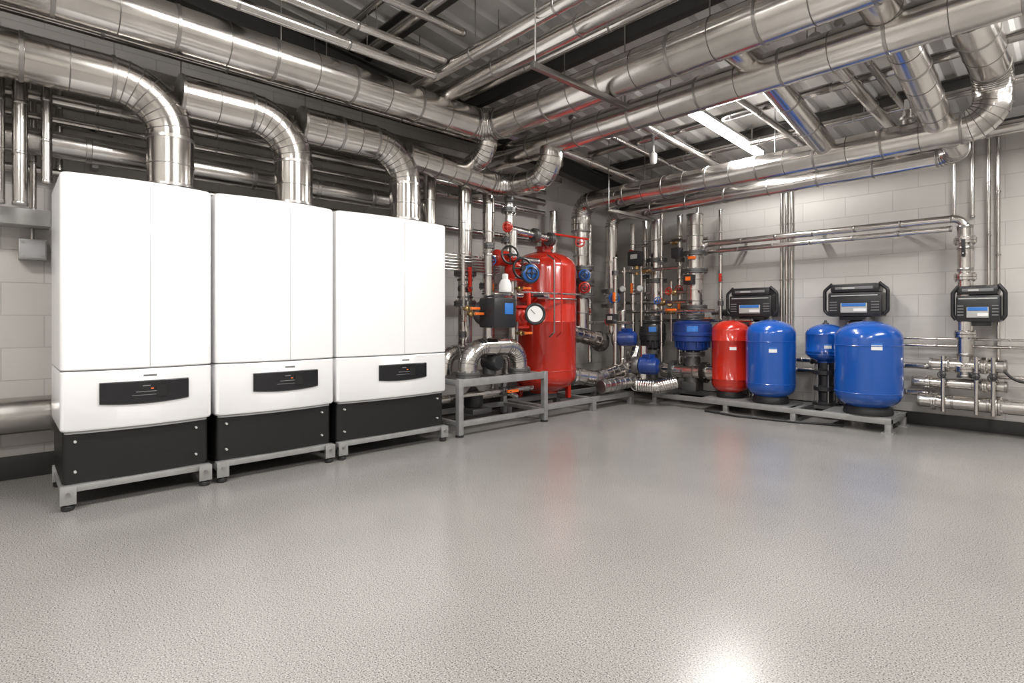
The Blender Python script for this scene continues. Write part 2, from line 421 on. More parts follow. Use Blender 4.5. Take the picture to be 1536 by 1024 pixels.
for (X, y0_, y1_, z0_, z1_, r, mm) in ((2.05, 4.1, 6.9, 3.02, 2.86, .04, 'clad'), (1.55, 4.1, 6.9, 3.08, 2.9, .03, 'dkpipe'), (2.95, 4.2, 6.9, 3.04, 2.9, .03, 'dkpipe'), (3.75, 4.1, 6.9, 3.02, 2.86, .05, 'clad'), (3.9, 4.1, 6.9, 3.08, 2.92, .028, 'dkpipe'), (.95, 4.2, 6.9, 3.02, 2.86, .05, 'clad')):
    b = Bld('service_pipe'); b.path([(X, y0_, z0_), (X, y1_, z1_)], r, mm, ring=.8, bandm='band', n=16); b.done()
for (y, z, r, mm) in ((2.92, 3.12, .075, 'clad'), (2.68, 3.16, .055, 'clad'), (3.14, 3.3, .035, 'dkpipe'), (2.25, 3.34, .035, 'dkpipe'), (2.0, 3.4, .03, 'dkpipe'), (3.26, 3.24, .04, 'clad'), (4.4, 3.13, .055, 'clad'), (4.58, 3.16, .03, 'clad'), (5.2, 3.08, .04, 'dkpipe'), (5.85, 2.98, .035, 'dkpipe'), (6.55, 2.8, .06, 'clad')):
    b = Bld('service_pipe'); b.path([(.9, y, z), (7.9, y, z)], r, mm, ring=.9, bandm='band', n=18)
    for xx in (1.8, 3.6, 5.4): hang(b, xx, y, z, r)
    b.done()
for (x, z, r, mm) in ((1.36, 3.1, .038, 'clad'), (1.5, 3.18, .03, 'clad'), (1.75, 3.3, .03, 'dkpipe'), (.22, 2.92, .05, 'dkpipe'), (.42, 3.06, .04, 'clad'), (.12, 2.62, .045, 'dkpipe'), (.14, 2.75, .03, 'dkpipe'), (.66, 3.12, .045, 'dkpipe'), (.12, 2.48, .03, 'dkpipe'), (.1, 2.12, .03, 'dkpipe')):
    b = Bld('service_pipe'); b.path([(x, -3.4, z), (x, 5.2 if x < 1 else 2.6, z)], r, mm, ring=.8, bandm='band', n=16)
    if z > 2.8:
        for yy in (-1.0, .6, 2.0): hang(b, x, yy, z, r)
    else:
        for yy in (-1.0, .6, 2.0, 3.4): b.box((x / 2 + .002, yy, z), (x, .03, .03), 'strut')
    b.done()
b = Bld('cable_tray')
b.box((.33, 1.0, 2.82), (.22, 8.4, .006), 'dkpipe')
for x in (.22, .44): b.box((x, 1.0, 2.85), (.005, 8.4, .06), 'dkpipe')
for yy in (-2, -.5, 1, 2.5, 4): hang(b, .33, yy, 2.83, .01)
b.done()
for (x, y0, y1, z) in ((2.5, 2.6, 3.68, 2.8), (1.0, 5.4, 6.4, 2.43)):
    b = Bld('trapeze_pipe_hanger'); b.box((x, (y0 + y1) / 2, z), (.041, y1 - y0, .041), 'band', .003)
    for y in (y0 + .03, y1 - .03): b.cyl((x, y, z), (x, y, roofz(y) - .01), .006, 'band', 8)
    b.done()
b = Bld('heating_header_pipe')
b.path([(.22, -3.4, 2.3), (.22, 3.2, 2.28)], .09, 'dkpipe', ring=.55, bandm='band', n=28, ringw=.02)
for yy in (-1, .5, 2): b.box((.07, yy, 2.29), (.13, .04, .2), 'strut', .003)
b.done()
b = Bld('heating_header_pipe')
b.path([(.2, -3.4, .46), (.2, 3.0, .46)], .12, 'dkpipe', ring=.9, bandm='band', n=28)
for yy in (-2, -.6, 1.0, 2.4): b.box((.16, yy, .2), (.04, .04, .4), 'strut', .003)
b.done()
b = Bld('wall_trunking'); b.box((.12, -1.58, 1.78), (.2, 3.66, .11), 'grey', .008)
for i in range(30): b.box((.222, .0 - i * .02, 1.80), (.004, .008, .05), 'whitegap')
b.box((.222, -1.8, 1.75), (.006, 3.1, .012), 'band'); b.done()
b = Bld('wall_junction_box'); b.box((.055, .16, 1.575), (.11, .15, .14), 'strut', .008); b.box((.112, .16, 1.575), (.008, .13, .12), 'whitegap', .003)
for (dy, dz) in ((-.05, -.045), (.05, -.045), (-.05, .045), (.05, .045)): b.cyl((.114, .16 + dy, 1.575 + dz), (.12, .16 + dy, 1.575 + dz), .006, 'band', 8)
b.cyl((.04, .16, 1.64), (.04, .16, 1.73), .012, 'band', 8); b.done()
for (y, r, X) in ((-.02, .04, .36), (.09, .04, .36), (-.14, .035, .36), (.22, .03, .36), (.3, .02, .1), (1.05, .03, .12), (1.95, .04, .12), (.16, .02, .12)):
    b = Bld('riser_pipe'); b.path([(X, y, 1.84 if X < .2 or y < .1 else 2.0), (X, y, 2.81)], r, 'dkpipe', ring=.3, bandm='band', n=14); b.done()

# ------------------------------------------------------------------ frame + pipe module beside boilers
b = Bld('pump_skid_frame')
x0, x1, y0, y1, zt = .38, 1.03, 3.12, 4.26, .5
for x in (x0, x1):
    b.box((x, (y0 + y1) / 2, zt), (.05, y1 - y0, .07), 'strut', .004)
    b.box((x, (y0 + y1) / 2, .12), (.05, y1 - y0, .05), 'strut', .004)
for y in (y0, (y0 + y1) / 2, y1):
    b.box(((x0 + x1) / 2, y, zt), (x1 - x0, .05, .05), 'strut', .004)
for y in (y0, y1):
    b.box(((x0 + x1) / 2, y, .12), (x1 - x0, .04, .04), 'strut', .004)
    for x in (x0, x1):
        b.box((x, y, .275), (.055, .055, .53), 'strut', .005); b.cyl((x, y, 0), (x, y, .02), .04, 'rubber')
b.done()
b = Bld('vessel_base_rail')
for x in (.35, .93): b.box((x, 5.15, .13), (.06, 1.75, .06), 'strut', .004)
for y in (4.35, 5.2, 5.98):
    b.box((.64, y, .13), (.6, .06, .05), 'strut', .004)
    for x in (.35, .93): b.box((x, y, .05), (.07, .07, .1), 'strut', .004)
b.done()

b = Bld('insulated_return_pipe')
b.path([(.93, 3.3, .54), (.93, 3.3, .82), (.93, 3.98, .82), (.93, 3.98, .54)], .088, 'clad', R=.19, ring=.12, bandm='band', n=28, seg=9)
b.flange((.93, 3.3, .56), (0, 0, 1), .12); b.flange((.93, 3.98, .56), (0, 0, 1), .12)
b.path([(.62, 3.25, .54), (.62, 3.25, .76), (.62, 4.1, .76), (.62, 4.1, .5)], .075, 'clad', ring=.12, bandm='band'); b.done()
b = Bld('circulation_pump'); b.cyl((.85, 3.64, .54), (.85, 3.64, .72), .07, 'cast'); b.lathe((.80, 3.64, .66), (1, 0, 0), [(.08, 0), (.085, .02), (.085, .16), (.06, .2)], 'plastic'); b.done()
b = Bld('drain_pump'); b.lathe((.7, 3.55, .2), (0, 0, 1), [(.09, 0), (.1, .02), (.1, .12), (.06, .16), (.03, .2)], 'plastic'); b.box((.7, 3.55, .17), (.3, .25, .05), 'cast', .01)
b.path([(.7, 3.6, .3), (.7, 4.0, .32), (.7, 4.15, .25)], .03, 'clad', ring=.1, n=14); b.done()
b = Bld('low_level_pipe'); b.path([(.55, 3.2, .28), (.55, 4.2, .28)], .045, 'clad', ring=.15, bandm='band', n=16); b.path([(.9, 3.2, .36), (.9, 4.2, .36)], .022, 'clad', ring=.2, n=12); b.valve((.9, 3.8, .36), (0, 1, 0), .035, (1, 0, 0), 'cast', 'orange', True); b.done()
for (x, y, r, z0, z1, vz) in ((.5, 3.6, .075, .54, 2.62, 1.42), (.5, 3.92, .062, .54, 2.55, 1.3), (.35, 3.25, .07, .54, 2.62, 1.0), (.75, 3.72, .035, .54, 2.3, 1.7), (.3, 4.15, .03, .3, 2.5, 1.2), (.66, 3.45, .022, .5, 2.4, 1.1)):
    b = Bld('vertical_supply_pipe'); b.path([(x, y, z0), (x, y, z1)], r, 'clad', ring=.3, bandm='band', n=22, ringw=.01)
    b.flange((x, y, vz - .16), (0, 0, 1), r * 1.6); b.flange((x, y, vz + .16), (0, 0, 1), r * 1.6)
    b.valve((x, y, vz), (0, 0, 1), r * .9, (.9, -.3, 0), 'cast', random.choice(['redv', 'orange', 'bluev']), r > .05); b.done()
b = Bld('cable_conduit_bundle')
for i in range(6):
    b.path([(.62, 3.05, 1.60 + .03 * i), (.62, 3.98, 1.60 + .03 * i)], .010, 'clad', n=10)
for y in (3.1, 3.9): b.box((.62, y, 1.675), (.03, .02, .22), 'strut')
b.box((.31, 3.1, 1.675), (.6, .03, .03), 'strut'); b.done()

def pump(name, c, d, r, L, bodym, motorm):
    b = Bld(name); d = Vector(d).normalized(); c = Vector(c)
    b.lathe(c - d * r * .9, d, [(r * .5, 0), (r * .95, r * .1), (r * 1.05, r * .5), (r * .9, r * .85), (r * .6, r * .9)], bodym)
    b.lathe(c, d, [(r * .7, 0), (r, r * .08), (r, L * .75), (r * .93, L * .9), (r * .6, L), (r * .2, L * 1.01)], motorm)
    for i in range(6): b.torus(c + d * (L * .12 + L * .1 * i), d, r * .99, r * .035, motorm, 28, 6)
    b.cyl(c + d * L * 1.0, c + d * (L * 1.0 + .008), r * .35, 'plastic', 16)
    b.box(c + d * L * .45 + Vector((0, 0, r * 1.1)), (r * 1.1, r * 1.1, r * .5), motorm, .012)
    return b
CAMD = Vector((.7, -.68, 0))
b = pump('circulation_pump', (.86, 3.62, 1.16), (1, -.0, 0), .13, .22, 'cast', 'plastic')
b.box((1.0, 3.62, 1.16), (.24, .30, .30), 'plastic', .03); b.box((1.122, 3.66, 1.2), (.006, .11, .11), 'bluelab', .002)
b.path([(.86, 3.62, .7), (.86, 3.62, 1.75)], .04, 'clad', ring=.2, bandm='band', n=18); b.done()
b = Bld('white_dosing_bottle'); b.lathe((1.0, 3.72, 1.36), (0, 0, 1), [(.05, 0), (.065, .01), (.065, .08), (.045, .13), (.03, .14), (.03, .19), (.01, .195)], 'label')
b.box((.93, 3.72, 1.35), (.2, .1, .012), 'strut'); b.done()

def vessel(name, c, r, z0, z1, m, lab, dome=.55, skirt=True, top=True):
    b = Bld(name); x, y = c; H = z1 - z0; dh = r * dome
    prof = [(r * .45, 0)]
    for k in range(1, 9):
        t = k / 8 * math.pi / 2; prof.append((max(r * math.sin(t), r * .45), dh * (1 - math.cos(t))))
    body = [(r, H * .5 - .006), (r * 1.012, H * .5), (r, H * .5 + .006)] if not lab else [(r, H * .2), (r * 1.015, H * .2 + .005), (r, H * .2 + .01), (r, H * .72), (r * 1.015, H * .72 + .005), (r, H * .72 + .01)]
    prof += body
    for k in range(0, 9):
        t = k / 8 * math.pi / 2; prof.append((r * math.cos(t), H - dh + dh * math.sin(t)))
    b.lathe((x, y, z0), (0, 0, 1), prof, m, 48)
    if skirt:
        b.lathe((x, y, z0 - .035), (0, 0, 1), [(r * .72, 0), (r * .74, .015), (r * .70, .06), (r * .6, .09)], 'rubber', 36)
    if top:
        b.lathe((x, y, z1 - .005), (0, 0, 1), [(r * .16, 0), (r * .16, .015), (r * .08, .02), (r * .08, .04), (.004, .045)], 'cast' if lab else m)
    if lab:
        base = math.degrees(math.atan2(-y, 5.1 - x)) + lab[0]
        b.patch((x, y), r * 1.004, base - lab[1], base + lab[1], lab[2], lab[3], 'label')
        b.patch((x, y), r * 1.006, base - lab[1], base + lab[1], lab[3] - .018, lab[3], 'bluelab' if m == 'blue' else 'redv')
    return b
b = vessel('red_expansion_vessel', (.51, 4.8), .385, .22, 1.91, 'red', None, dome=.55, skirt=False, top=False)
for a in range(4):
    t = math.radians(45 + 90 * a); b.box((.51 + .29 * math.cos(t), 4.8 + .29 * math.sin(t), .25), (.05, .05, .2), 'red', .006)
for z in (.50, 1.40): b.torus((.51, 4.8, z), (0, 0, 1), .386, .006, 'red', 48, 6)
b.lathe((.51, 4.8, 1.89), (0, 0, 1), [(.09, 0), (.09, .05), (.11, .05), (.11, .075), (.03, .08), (.03, .16)], 'red')
b.torus((.51, 4.8, 1.33), (0, 0, 1), .392, .008, 'strut', 48, 6)
b.done()
b = Bld('vessel_gauge_line')
for dy in (0, .12): b.path([(.93, 4.45 + dy, .9), (1.0, 4.45 + dy, .95), (1.0, 4.45 + dy, 1.75), (.85, 4.5 + dy, 1.82)], .009, 'redv' if dy else 'band', R=.04, n=8, lob=False)
b.path([(.95, 3.95, 1.38), (.98, 4.9, 1.38), (.8, 5.2, 1.38)], .012, 'clad', R=.1, n=10, lob=False)
b.done()
def vs(name, c, pd, r, st, bm_, wm, lever=False, extra=None):
    b = Bld(name); b.valve(c, pd, r, st, bm_, wm, lever)
    if extra: extra(b)
    return b.done()
def riser(x, y, z0, z1, r, m='clad'):
    return lambda b: b.path([(x, y, z0), (x, y, z1)], r, m, ring=.25, bandm='band', n=16)
vs('gate_valve', (.82, 4.0, 1.62), (0, 0, 1), .08, (1, -.3, 0), 'redv', 'black', extra=riser(.82, 4.0, .5, 2.05, .045))
vs('gate_valve', (.84, 4.08, 1.12), (0, 0, 1), .08, (1, -.2, .0), 'redv', 'redv', True)
vs('gate_valve', (.78, 3.9, 1.74), (0, 1, 0), .07, (1, -.4, .1), 'redv', 'black', extra=lambda b: b.path([(.78, 3.6, 1.74), (.78, 4.4, 1.74)], .04, 'clad', ring=.2, n=16))
vs('butterfly_valve', (.84, 4.2, 1.35), (0, 1, 0), .055, (1, -.5, .0), 'redv', 'black', True, extra=lambda b: b.path([(.84, 3.7, 1.35), (.84, 4.5, 1.35)], .035, 'clad', ring=.2, n=16))
b = Bld('blue_handwheel_actuator'); b.cyl((.85, 4.1, 1.57), (1.06, 4.02, 1.57), .035, 'cast'); b.lathe((1.03, 4.03, 1.57), (1, -.4, 0), [(.085, 0), (.095, .01), (.095, .04), (.07, .06), (.03, .07)], 'bluev'); b.torus((1.06, 4.018, 1.57), (1, -.4, 0), .095, .013, 'plastic')
b.wheel((1.10, 4.0, 1.57), (1, -.4, 0), .06, 'plastic'); b.done()
b = Bld('pressure_gauge'); b.cyl((.86, 4.16, 1.12), (1.08, 4.06, 1.14), .02, 'brass'); b.gauge((1.07, 4.06, 1.15), (1, -.5, 0), .095); b.torus((1.1, 4.05, 1.15), (1, -.5, 0), .1, .016, 'plastic'); b.done()
for (x, y, z) in ((1.0, 4.0, .95), (1.0, 3.98, 1.42), (.98, 3.35, 1.15), (.98, 3.3, 1.2)):
    b = Bld('ball_valve_lever'); b.cyl((x - .12, y, z), (x, y, z), .018, 'brass'); b.ball((x - .06, y, z), .03, 'brass'); b.box((x, y + .05, z), (.018, .11, .025), 'orange', .006); b.cyl((x - .12, y, z - .12), (x - .12, y, z + .12), .014, 'band', 10); b.done()
b = Bld('air_separator_assembly')
b.path([(.7, 4.05, 1.75), (.7, 4.05, 2.35)], .045, 'clad', ring=.12, bandm='band', n=20)
b.flange((.7, 4.05, 2.28), (0, 0, 1), .085); b.flange((.7, 4.05, 1.95), (0, 0, 1), .085); b.ball((.7, 4.05, 2.4), .06, 'cast')
b.path([(.7, 4.05, 2.08), (.7, 4.78, 2.03), (.62, 4.8, 2.0)], .045, 'clad', R=.06, ring=.15, bandm='band', n=20)
b.flange((.7, 4.45, 2.05), (0, 1, 0), .08); b.flange((.7, 4.7, 2.03), (0, 1, 0), .08)
b.ball((.78, 3.95, 2.07), .05, 'redv'); b.cyl((.7, 4.02, 2.07), (.8, 3.93, 2.07), .03, 'cast'); b.wheel((.84, 3.9, 2.07), (1, -.6, 0), .05, 'redv')
b.path([(.7, 4.75, 2.03), (.7, 4.75, 2.1), (.7, 5.4, 2.1)], .014, 'redv', R=.03, n=8, lob=False)
b.wheel((.78, 5.15, 2.03), (1, -.6, 0), .055, 'redv'); b.cyl((.7, 5.2, 2.03), (.78, 5.15, 2.03), .02, 'cast')
b.done()

# ------------------------------------------------------------------ corner manifold
def corner_pipe(x, y, r, z0, z1, items):
    b = Bld('insulated_riser_pipe'); b.path([(x, y, z0), (x, y, z1)], r, 'clad', ring=.28, bandm='band', n=24, ringw=.01)
    for (z, kind, c) in items:
        if kind == 'f': b.flange((x, y, z), (0, 0, 1), r * 1.5)
        if kind == 'v': b.valve((x, y, z), (0, 0, 1), r * .9, (.4, -1, 0), 'cast', c)
        if kind == 'l': b.valve((x, y, z), (0, 0, 1), r * .9, (.4, -1, 0), 'cast', c, True)
        if kind == 'a':
            b.box((x + .02, y - r - .07, z), (.12, .11, .13), 'plastic', .015); b.box((x + .03, y - r - .128, z + .01), (.07, .006, .05), c)
            b.cyl((x, y, z), (x + .02, y - r - .05, z), .025, 'brass')
    b.done()
corner_pipe(.93, 6.6, .095, 1.05, 2.45, [(1.2, 'f', 0), (1.62, 'f', 0), (1.9, 'f', 0)])
corner_pipe(1.5, 6.6, .105, 1.05, 2.45, [(1.25, 'f', 0), (1.72, 'f', 0), (1.95, 'f', 0), (1.6, 'a', 'orange')])
corner_pipe(1.2, 6.75, .04, .5, 2.5, [(1.5, 'v', 'redv'), (1.9, 'f', 0), (1.2, 'l', 'orange')])
corner_pipe(1.1, 6.45, .022, .5, 2.5, [(1.3, 'l', 'orange'), (1.85, 'v', 'cast')])
corner_pipe(.68, 6.4, .035, .5, 2.4, [(1.48, 'l', 'orange'), (2.0, 'v', 'redv'), (1.75, 'f', 0)])
corner_pipe(.28, 5.95, .035, .5, 2.4, [(1.62, 'v', 'bluev'), (1.2, 'v', 'redv')])
corner_pipe(.75, 5.9, .03, .5, 1.9, [(1.35, 'l', 'orange'), (1.7, 'f', 0), (1.1, 'a', 'grey')])
corner_pipe(.62, 6.8, .05, .5, 2.5, [(1.35, 'f', 0), (1.7, 'f', 0)])
corner_pipe(1.34, 6.8, .03, .5, 2.5, [(1.75, 'l', 'redv'), (1.2, 'f', 0)])
corner_pipe(1.75, 6.8, .025, .5, 2.5, [(1.6, 'l', 'redv'), (1.3, 'f', 0)])
corner_pipe(.2, 5.3, .05, .5, 2.5, [(1.5, 'v', 'cast')])
for (c, m_) in (((.45, 5.6, 1.66), 'bluev'), ((.45, 5.6, 1.5), 'redv'), ((.47, 6.2, 1.38), 'bluev')):
    b = Bld('gate_valve'); b.flange((c[0], c[1], c[2] - .1), (0, 0, 1), .15); b.flange((c[0], c[1], c[2] + .1), (0, 0, 1), .15)
    b.cyl(c, Vector(c) + CAMD * .2, .03, 'cast'); b.lathe(Vector(c) + CAMD * .18, CAMD, [(.06, 0), (.075, .01), (.075, .03), (.04, .05)], m_); b.wheel(Vector(c) + CAMD * .26, CAMD, .05, 'plastic'); b.done()
b = Bld('valve_actuator'); b.box((.78, 6.32, 1.92), (.18, .14, .2), 'plastic', .02); b.cyl((.78, 6.35, 1.7), (.78, 6.35, 1.85), .03, 'brass'); b.box((.8, 6.245, 1.94), (.1, .01, .06), 'grey'); b.done()
b = Bld('valve_actuator'); b.box((1.36, 6.4, 1.95), (.12, .12, .14), 'plastic', .02); b.box((1.54, 6.45, 1.88), (.1, .04, .035), 'orange', .008); b.done()
for (c, w) in (((.66, 6.2, 1.5), 'grey'), ((.9, 6.25, 1.5), 'grey'), ((1.2, 6.5, 1.3), 'brass')):
    b = Bld('flow_meter'); b.lathe(Vector(c), (.5, -1, 0), [(.04, 0), (.045, .02), (.045, .06), (.03, .08)], w)
    b.path([(c[0], c[1] + .03, c[2] - .5), (c[0], c[1] + .03, c[2] + .3)], .018, 'clad', n=10, lob=False); b.done()
for i, (y, z, x0, x1) in enumerate(((6.35, 1.2, .5, 1.9), (6.55, 1.45, .6, 1.6), (6.3, 1.75, .3, 1.45), (5.9, 1.05, .2, 1.0), (6.7, 1.08, .8, 2.2), (6.4, 1.32, .55, 1.5), (6.75, 2.15, .5, 1.6))):
    b = Bld('crossover_pipe'); b.path([(x0, y, z), (x1, y, z)], .022, 'clad', ring=.2, bandm='band', n=12)
    b.valve(((x0 + x1) / 2 + .1, y, z), (1, 0, 0), .035, (0, -1, .2), 'brass', ['orange', 'redv', 'cast', 'redv', 'orange', 'bluev', 'cast'][i], i % 2 == 0); b.done()
def drum_pump(x, y, z, r, h, m):
    b = Bld('inline_booster_pump')
    b.lathe((x, y, z - h / 2), (0, 0, 1), [(r * .5, 0), (r * .8, .02), (r * .85, h * .3), (r, h * .34), (r, h * .5), (r * 1.04, h * .52), (r * 1.04, h * .6), (r, h * .62), (r, h * .9), (r * .85, h), (r * .4, h * 1.03), (r * .4, h * 1.15)], m, 36)
    for a in range(16):
        t = a * math.pi / 8; b.box((x + r * .88 * math.cos(t), y + r * .88 * math.sin(t), z - h * .18), (.02, .02, h * .4), m, .003, (t, 'Z'))
    a0 = math.degrees(math.atan2(-y, 5.1 - x))
    b.patch((x, y), r * 1.01, a0 - 16, a0 + 16, z + h * .16, z + h * .34, 'bluelab')
    b.torus((x, y, z + h * .56), (0, 0, 1), r * 1.04, .012, 'plastic', 36)
    b.flange((x, y, z + h * .68), (0, 0, 1), r * .62)
    b.path([(x, y, z - h / 2), (x, y, .3)], r * .42, 'cast', n=18)
    b.flange((x, y, z - h * .6), (0, 0, 1), r * .65); b.box((x, y, .24), (.2, .2, .12), 'cast', .01)
    b.done()
drum_pump(.93, 6.5, .87, .175, .36, 'plastic')
drum_pump(1.53, 6.48, .88, .24, .38, 'dblue')
b = pump('circulation_pump', (.72, 6.02, .84), (.9, .4, 0), .1, .24, 'cast', 'dblue'); b.path([(.72, 6.1, .35), (.72, 6.1, 1.2)], .05, 'clad', ring=.2, n=18); b.done()
b = pump('circulation_pump', (1.05, 6.02, .50), (.95, .3, 0), .11, .25, 'cast', 'dblue'); b.path([(1.05, 6.1, .2), (1.05, 6.1, .75)], .06, 'clad', n=18); b.done()
b = Bld('insulated_suction_pipe'); b.path([(.5, 5.2, .95), (.5, 5.95, .8)], .1, 'clad', ring=.12, bandm='band', n=28); b.flange((.5, 5.9, .8), (0, 1, 0), .14); b.done()
b = Bld('insulated_suction_pipe'); b.path([(.62, 5.1, .42), (.74, 5.5, .34), (.74, 6.1, .42), (.6, 6.35, .6)], .1, 'clad', R=.2, ring=.14, bandm='band', n=28); b.flange((.62, 5.12, .42), (.3, 1, 0), .15); b.done()
b = Bld('insulated_suction_pipe'); b.path([(.95, 5.35, .27), (.98, 5.9, .3), (.8, 6.2, .5), (.8, 6.3, .7)], .08, 'clad', R=.18, ring=.1, bandm='band', n=28); b.done()
b = Bld('flexible_silver_duct')
pts = [(.85, 6.15, .3), (1.05, 5.95, .25), (1.3, 6.0, .25), (1.45, 6.2, .3)]
b.path(pts, .075, 'clad', R=.12, n=24)
for i in range(26):
    t = i / 25; seg = min(2, int(t * 3)); u = t * 3 - seg; p = Vector(pts[seg]).lerp(Vector(pts[seg + 1]), u)
    b.torus(p, Vector(pts[seg + 1]) - Vector(pts[seg]), .074, .008, 'clad', 24, 6)
b.done()
b = Bld('insulated_suction_pipe'); b.path([(1.15, 6.42, .43), (2.02, 6.48, .43)], .095, 'clad', ring=.14, bandm='band', n=28)
b.flange((1.3, 6.43, .43), (1, 0, 0), .13); b.flange((1.72, 6.45, .43), (1, 0, 0), .13, 'black'); b.done()

# ------------------------------------------------------------------ back wall booster sets
b = Bld('vessel_platform')
for y in (6.22, 6.78): b.box((2.43, y, .115), (2.62, .06, .055), 'strut', .004)
for x in (1.15, 2.1, 2.85, 3.71):
    b.box((x, 6.5, .115), (.06, .62, .05), 'strut', .004)
    for y in (6.22, 6.78): b.box((x, y, .05), (.055, .055, .1), 'strut', .004); b.box((x, y, .006), (.1, .1, .012), 'strut')
b.box((2.3, 6.42, .146), (1.0, .42, .008), 'strut'); b.box((3.43, 6.42, .146), (.6, .42, .008), 'strut')
b.done()
b = vessel('red_pressure_vessel', (2.02, 6.5), .215, .19, 1.085, 'red', (8, 10, .73, .785), dome=.6); b.done()
b = vessel('blue_pressure_vessel', (2.53, 6.42), .262, .19, 1.09, 'blue', (5, 9, .73, .785), dome=.6); b.done()
b = vessel('blue_pressure_vessel', (3.5, 6.38), .295, .19, 1.08, 'blue', (14, 9, .80, .865), dome=.6)
b.done()
b = vessel('blue_pressure_vessel', (3.02, 6.68), .2, .62, 1.045, 'blue', (6, 10, .78, .83), dome=.6, skirt=False)
b.lathe((3.02, 6.68, .15), (0, 0, 1), [(.13, 0), (.13, .03), (.07, .04), (.07, .14), (.12, .16), (.12, .2), (.07, .22), (.07, .32), (.13, .34), (.13, .38), (.09, .4), (.09, .5)], 'plastic')
for a in range(6):
    t = a * math.pi / 3; b.cyl((3.02 + .11 * math.cos(t), 6.68 + .11 * math.sin(t), .16), (3.02 + .11 * math.cos(t), 6.68 + .11 * math.sin(t), .6), .008, 'band', 8)
b.done()
def controller(x0, x1, y, zc, h):
    b = Bld('booster_pump_controller'); xc = (x0 + x1) / 2; w = x1 - x0
    b.box((xc, y, zc - h * .12), (w * .86, .22, h * .72), 'plastic', .03)
    b.box((xc, y - .01, zc + h * .36), (w * .78, .2, h * .26), 'plastic', .03)
    b.box((xc, y - .108, zc + h * .36), (w * .6, .02, h * .08), 'scrgrey', .005)
    b.box((xc - w * .08, y - .12, zc + h * .36), (w * .2, .004, h * .05), 'grey')
    b.box((xc, y - .114, zc - h * .22), (w * .42, .012, h * .28), 'grey', .004)
    b.box((xc, y - .122, zc - h * .13), (w * .38, .004, h * .09), 'bluelab'); b.box((xc + w * .1, y - .122, zc - h * .28), (w * .2, .004, h * .08), 'label')
    b.box((xc, y - .112, zc + h * .14), (w * .74, .01, h * .03), 'grey', .002)
    for i in range(4): b.box((xc - w * .33, y - .112, zc - h * (.05 + .08 * i)), (w * .12, .008, h * .03), 'scrgrey')
    for i in range(4): b.box((xc + w * .33, y - .112, zc - h * (.05 + .08 * i)), (w * .12, .008, h * .03), 'scrgrey')
    for s_ in (-1, 1):
        X = xc + s_ * w * .43
        b.path([(X, y - .06, zc - h * .42), (X + s_ * w * .07, y - .06, zc - h * .3), (X + s_ * w * .07, y - .06, zc + h * .3), (X - s_ * w * .06, y - .06, zc + h * .5)], .018, 'plastic', R=.04, n=10, lob=False)
    b.box((xc, y + .0, zc - h * .5), (w * .5, .14, h * .16), 'plastic', .01)
    b.box((xc, (y + 6.99) / 2, zc - h * .1), (w * .4, 6.98 - y, .05), 'strut')
    return b
b = controller(1.85, 2.46, 6.84, 1.3, .37); b.done()
b = controller(2.98, 3.58, 6.84, 1.3, .37); b.done()
b = controller(4.12, 4.5, 6.8, 1.24, .36); b.done()
for X in (2.16, 3.28):
    b = Bld('vertical_multistage_pump'); b.lathe((X, 6.84, .01), (0, 0, 1), [(.1, 0), (.1, .12), (.075, .14), (.075, .75), (.09, .77), (.09, 1.05), (.05, 1.08)], 'clad')
    b.flange((X, 6.84, .3), (0, 0, 1), .11); b.done()
for (x0, x1, z, y) in ((1.7, 3.4, .5, 6.9), (2.3, 3.9, .62, 6.9), (1.6, 2.1, 1.18, 6.9), (3.2, 3.9, .35, 6.86)):
    b = Bld('crossover_pipe'); b.path([(x0, y, z), (x1, y, z)], .032, 'clad', ring=.2, bandm='band', n=14)
    b.valve((x0 + .35 * (x1 - x0), y, z), (1, 0, 0), .04, (0, -1, .2), 'cast', 'plastic', True); b.done()
for dz, r in ((0, .038), (-.095, .03)):
    b = Bld('cold_water_pipe')
    xe = 4.21 if dz == 0 else 4.1
    if dz == 0: b.path([(1.5, 6.62, 1.95), (1.58, 6.72, 2.07), (xe, 6.76, 2.07), (xe, 6.76, 1.85)], r, 'clad', R=.1, ring=.4, bandm='band', n=18)
    else: b.path([(1.58, 6.76, 2.07 + dz), (xe, 6.76, 2.07 + dz)], r, 'clad', R=.1, ring=.4, bandm='band', n=18)
    for xx in (2.0, 2.9, 3.7): b.box((xx, 6.875, 2.07 + dz), (.03, .23, .02), 'strut')
    b.done()
b = Bld('insulated_drop_pipe'); b.path([(4.21, 6.76, .55), (4.21, 6.76, 1.98)], .062, 'clad', ring=.22, bandm='band', n=24, ringw=.016)
for z in (.62, .95, 1.5, 1.85): b.flange((4.21, 6.76, z), (0, 0, 1), .088, 'clad')
b.valve((4.21, 6.76, 1.72), (0, 0, 1), .04, (0, -1, 0), 'clad', 'plastic', True); b.done()
for X, z0, z1 in ((2.44, .9, 2.92), (2.5, .9, 2.92), (2.56, .9, 2.92), (4.10, 2.1, 2.92), (4.24, 2.1, 2.92), (4.36, 1.4, 2.92), (4.43, .5, 2.92), (1.35, 2.0, 2.9)):
    b = Bld('wall_conduit'); b.path([(X, 6.965, z0), (X, 6.965, z1)], .016, 'clad', ring=.6, bandm='band', n=12, ringr=1.25); b.done()
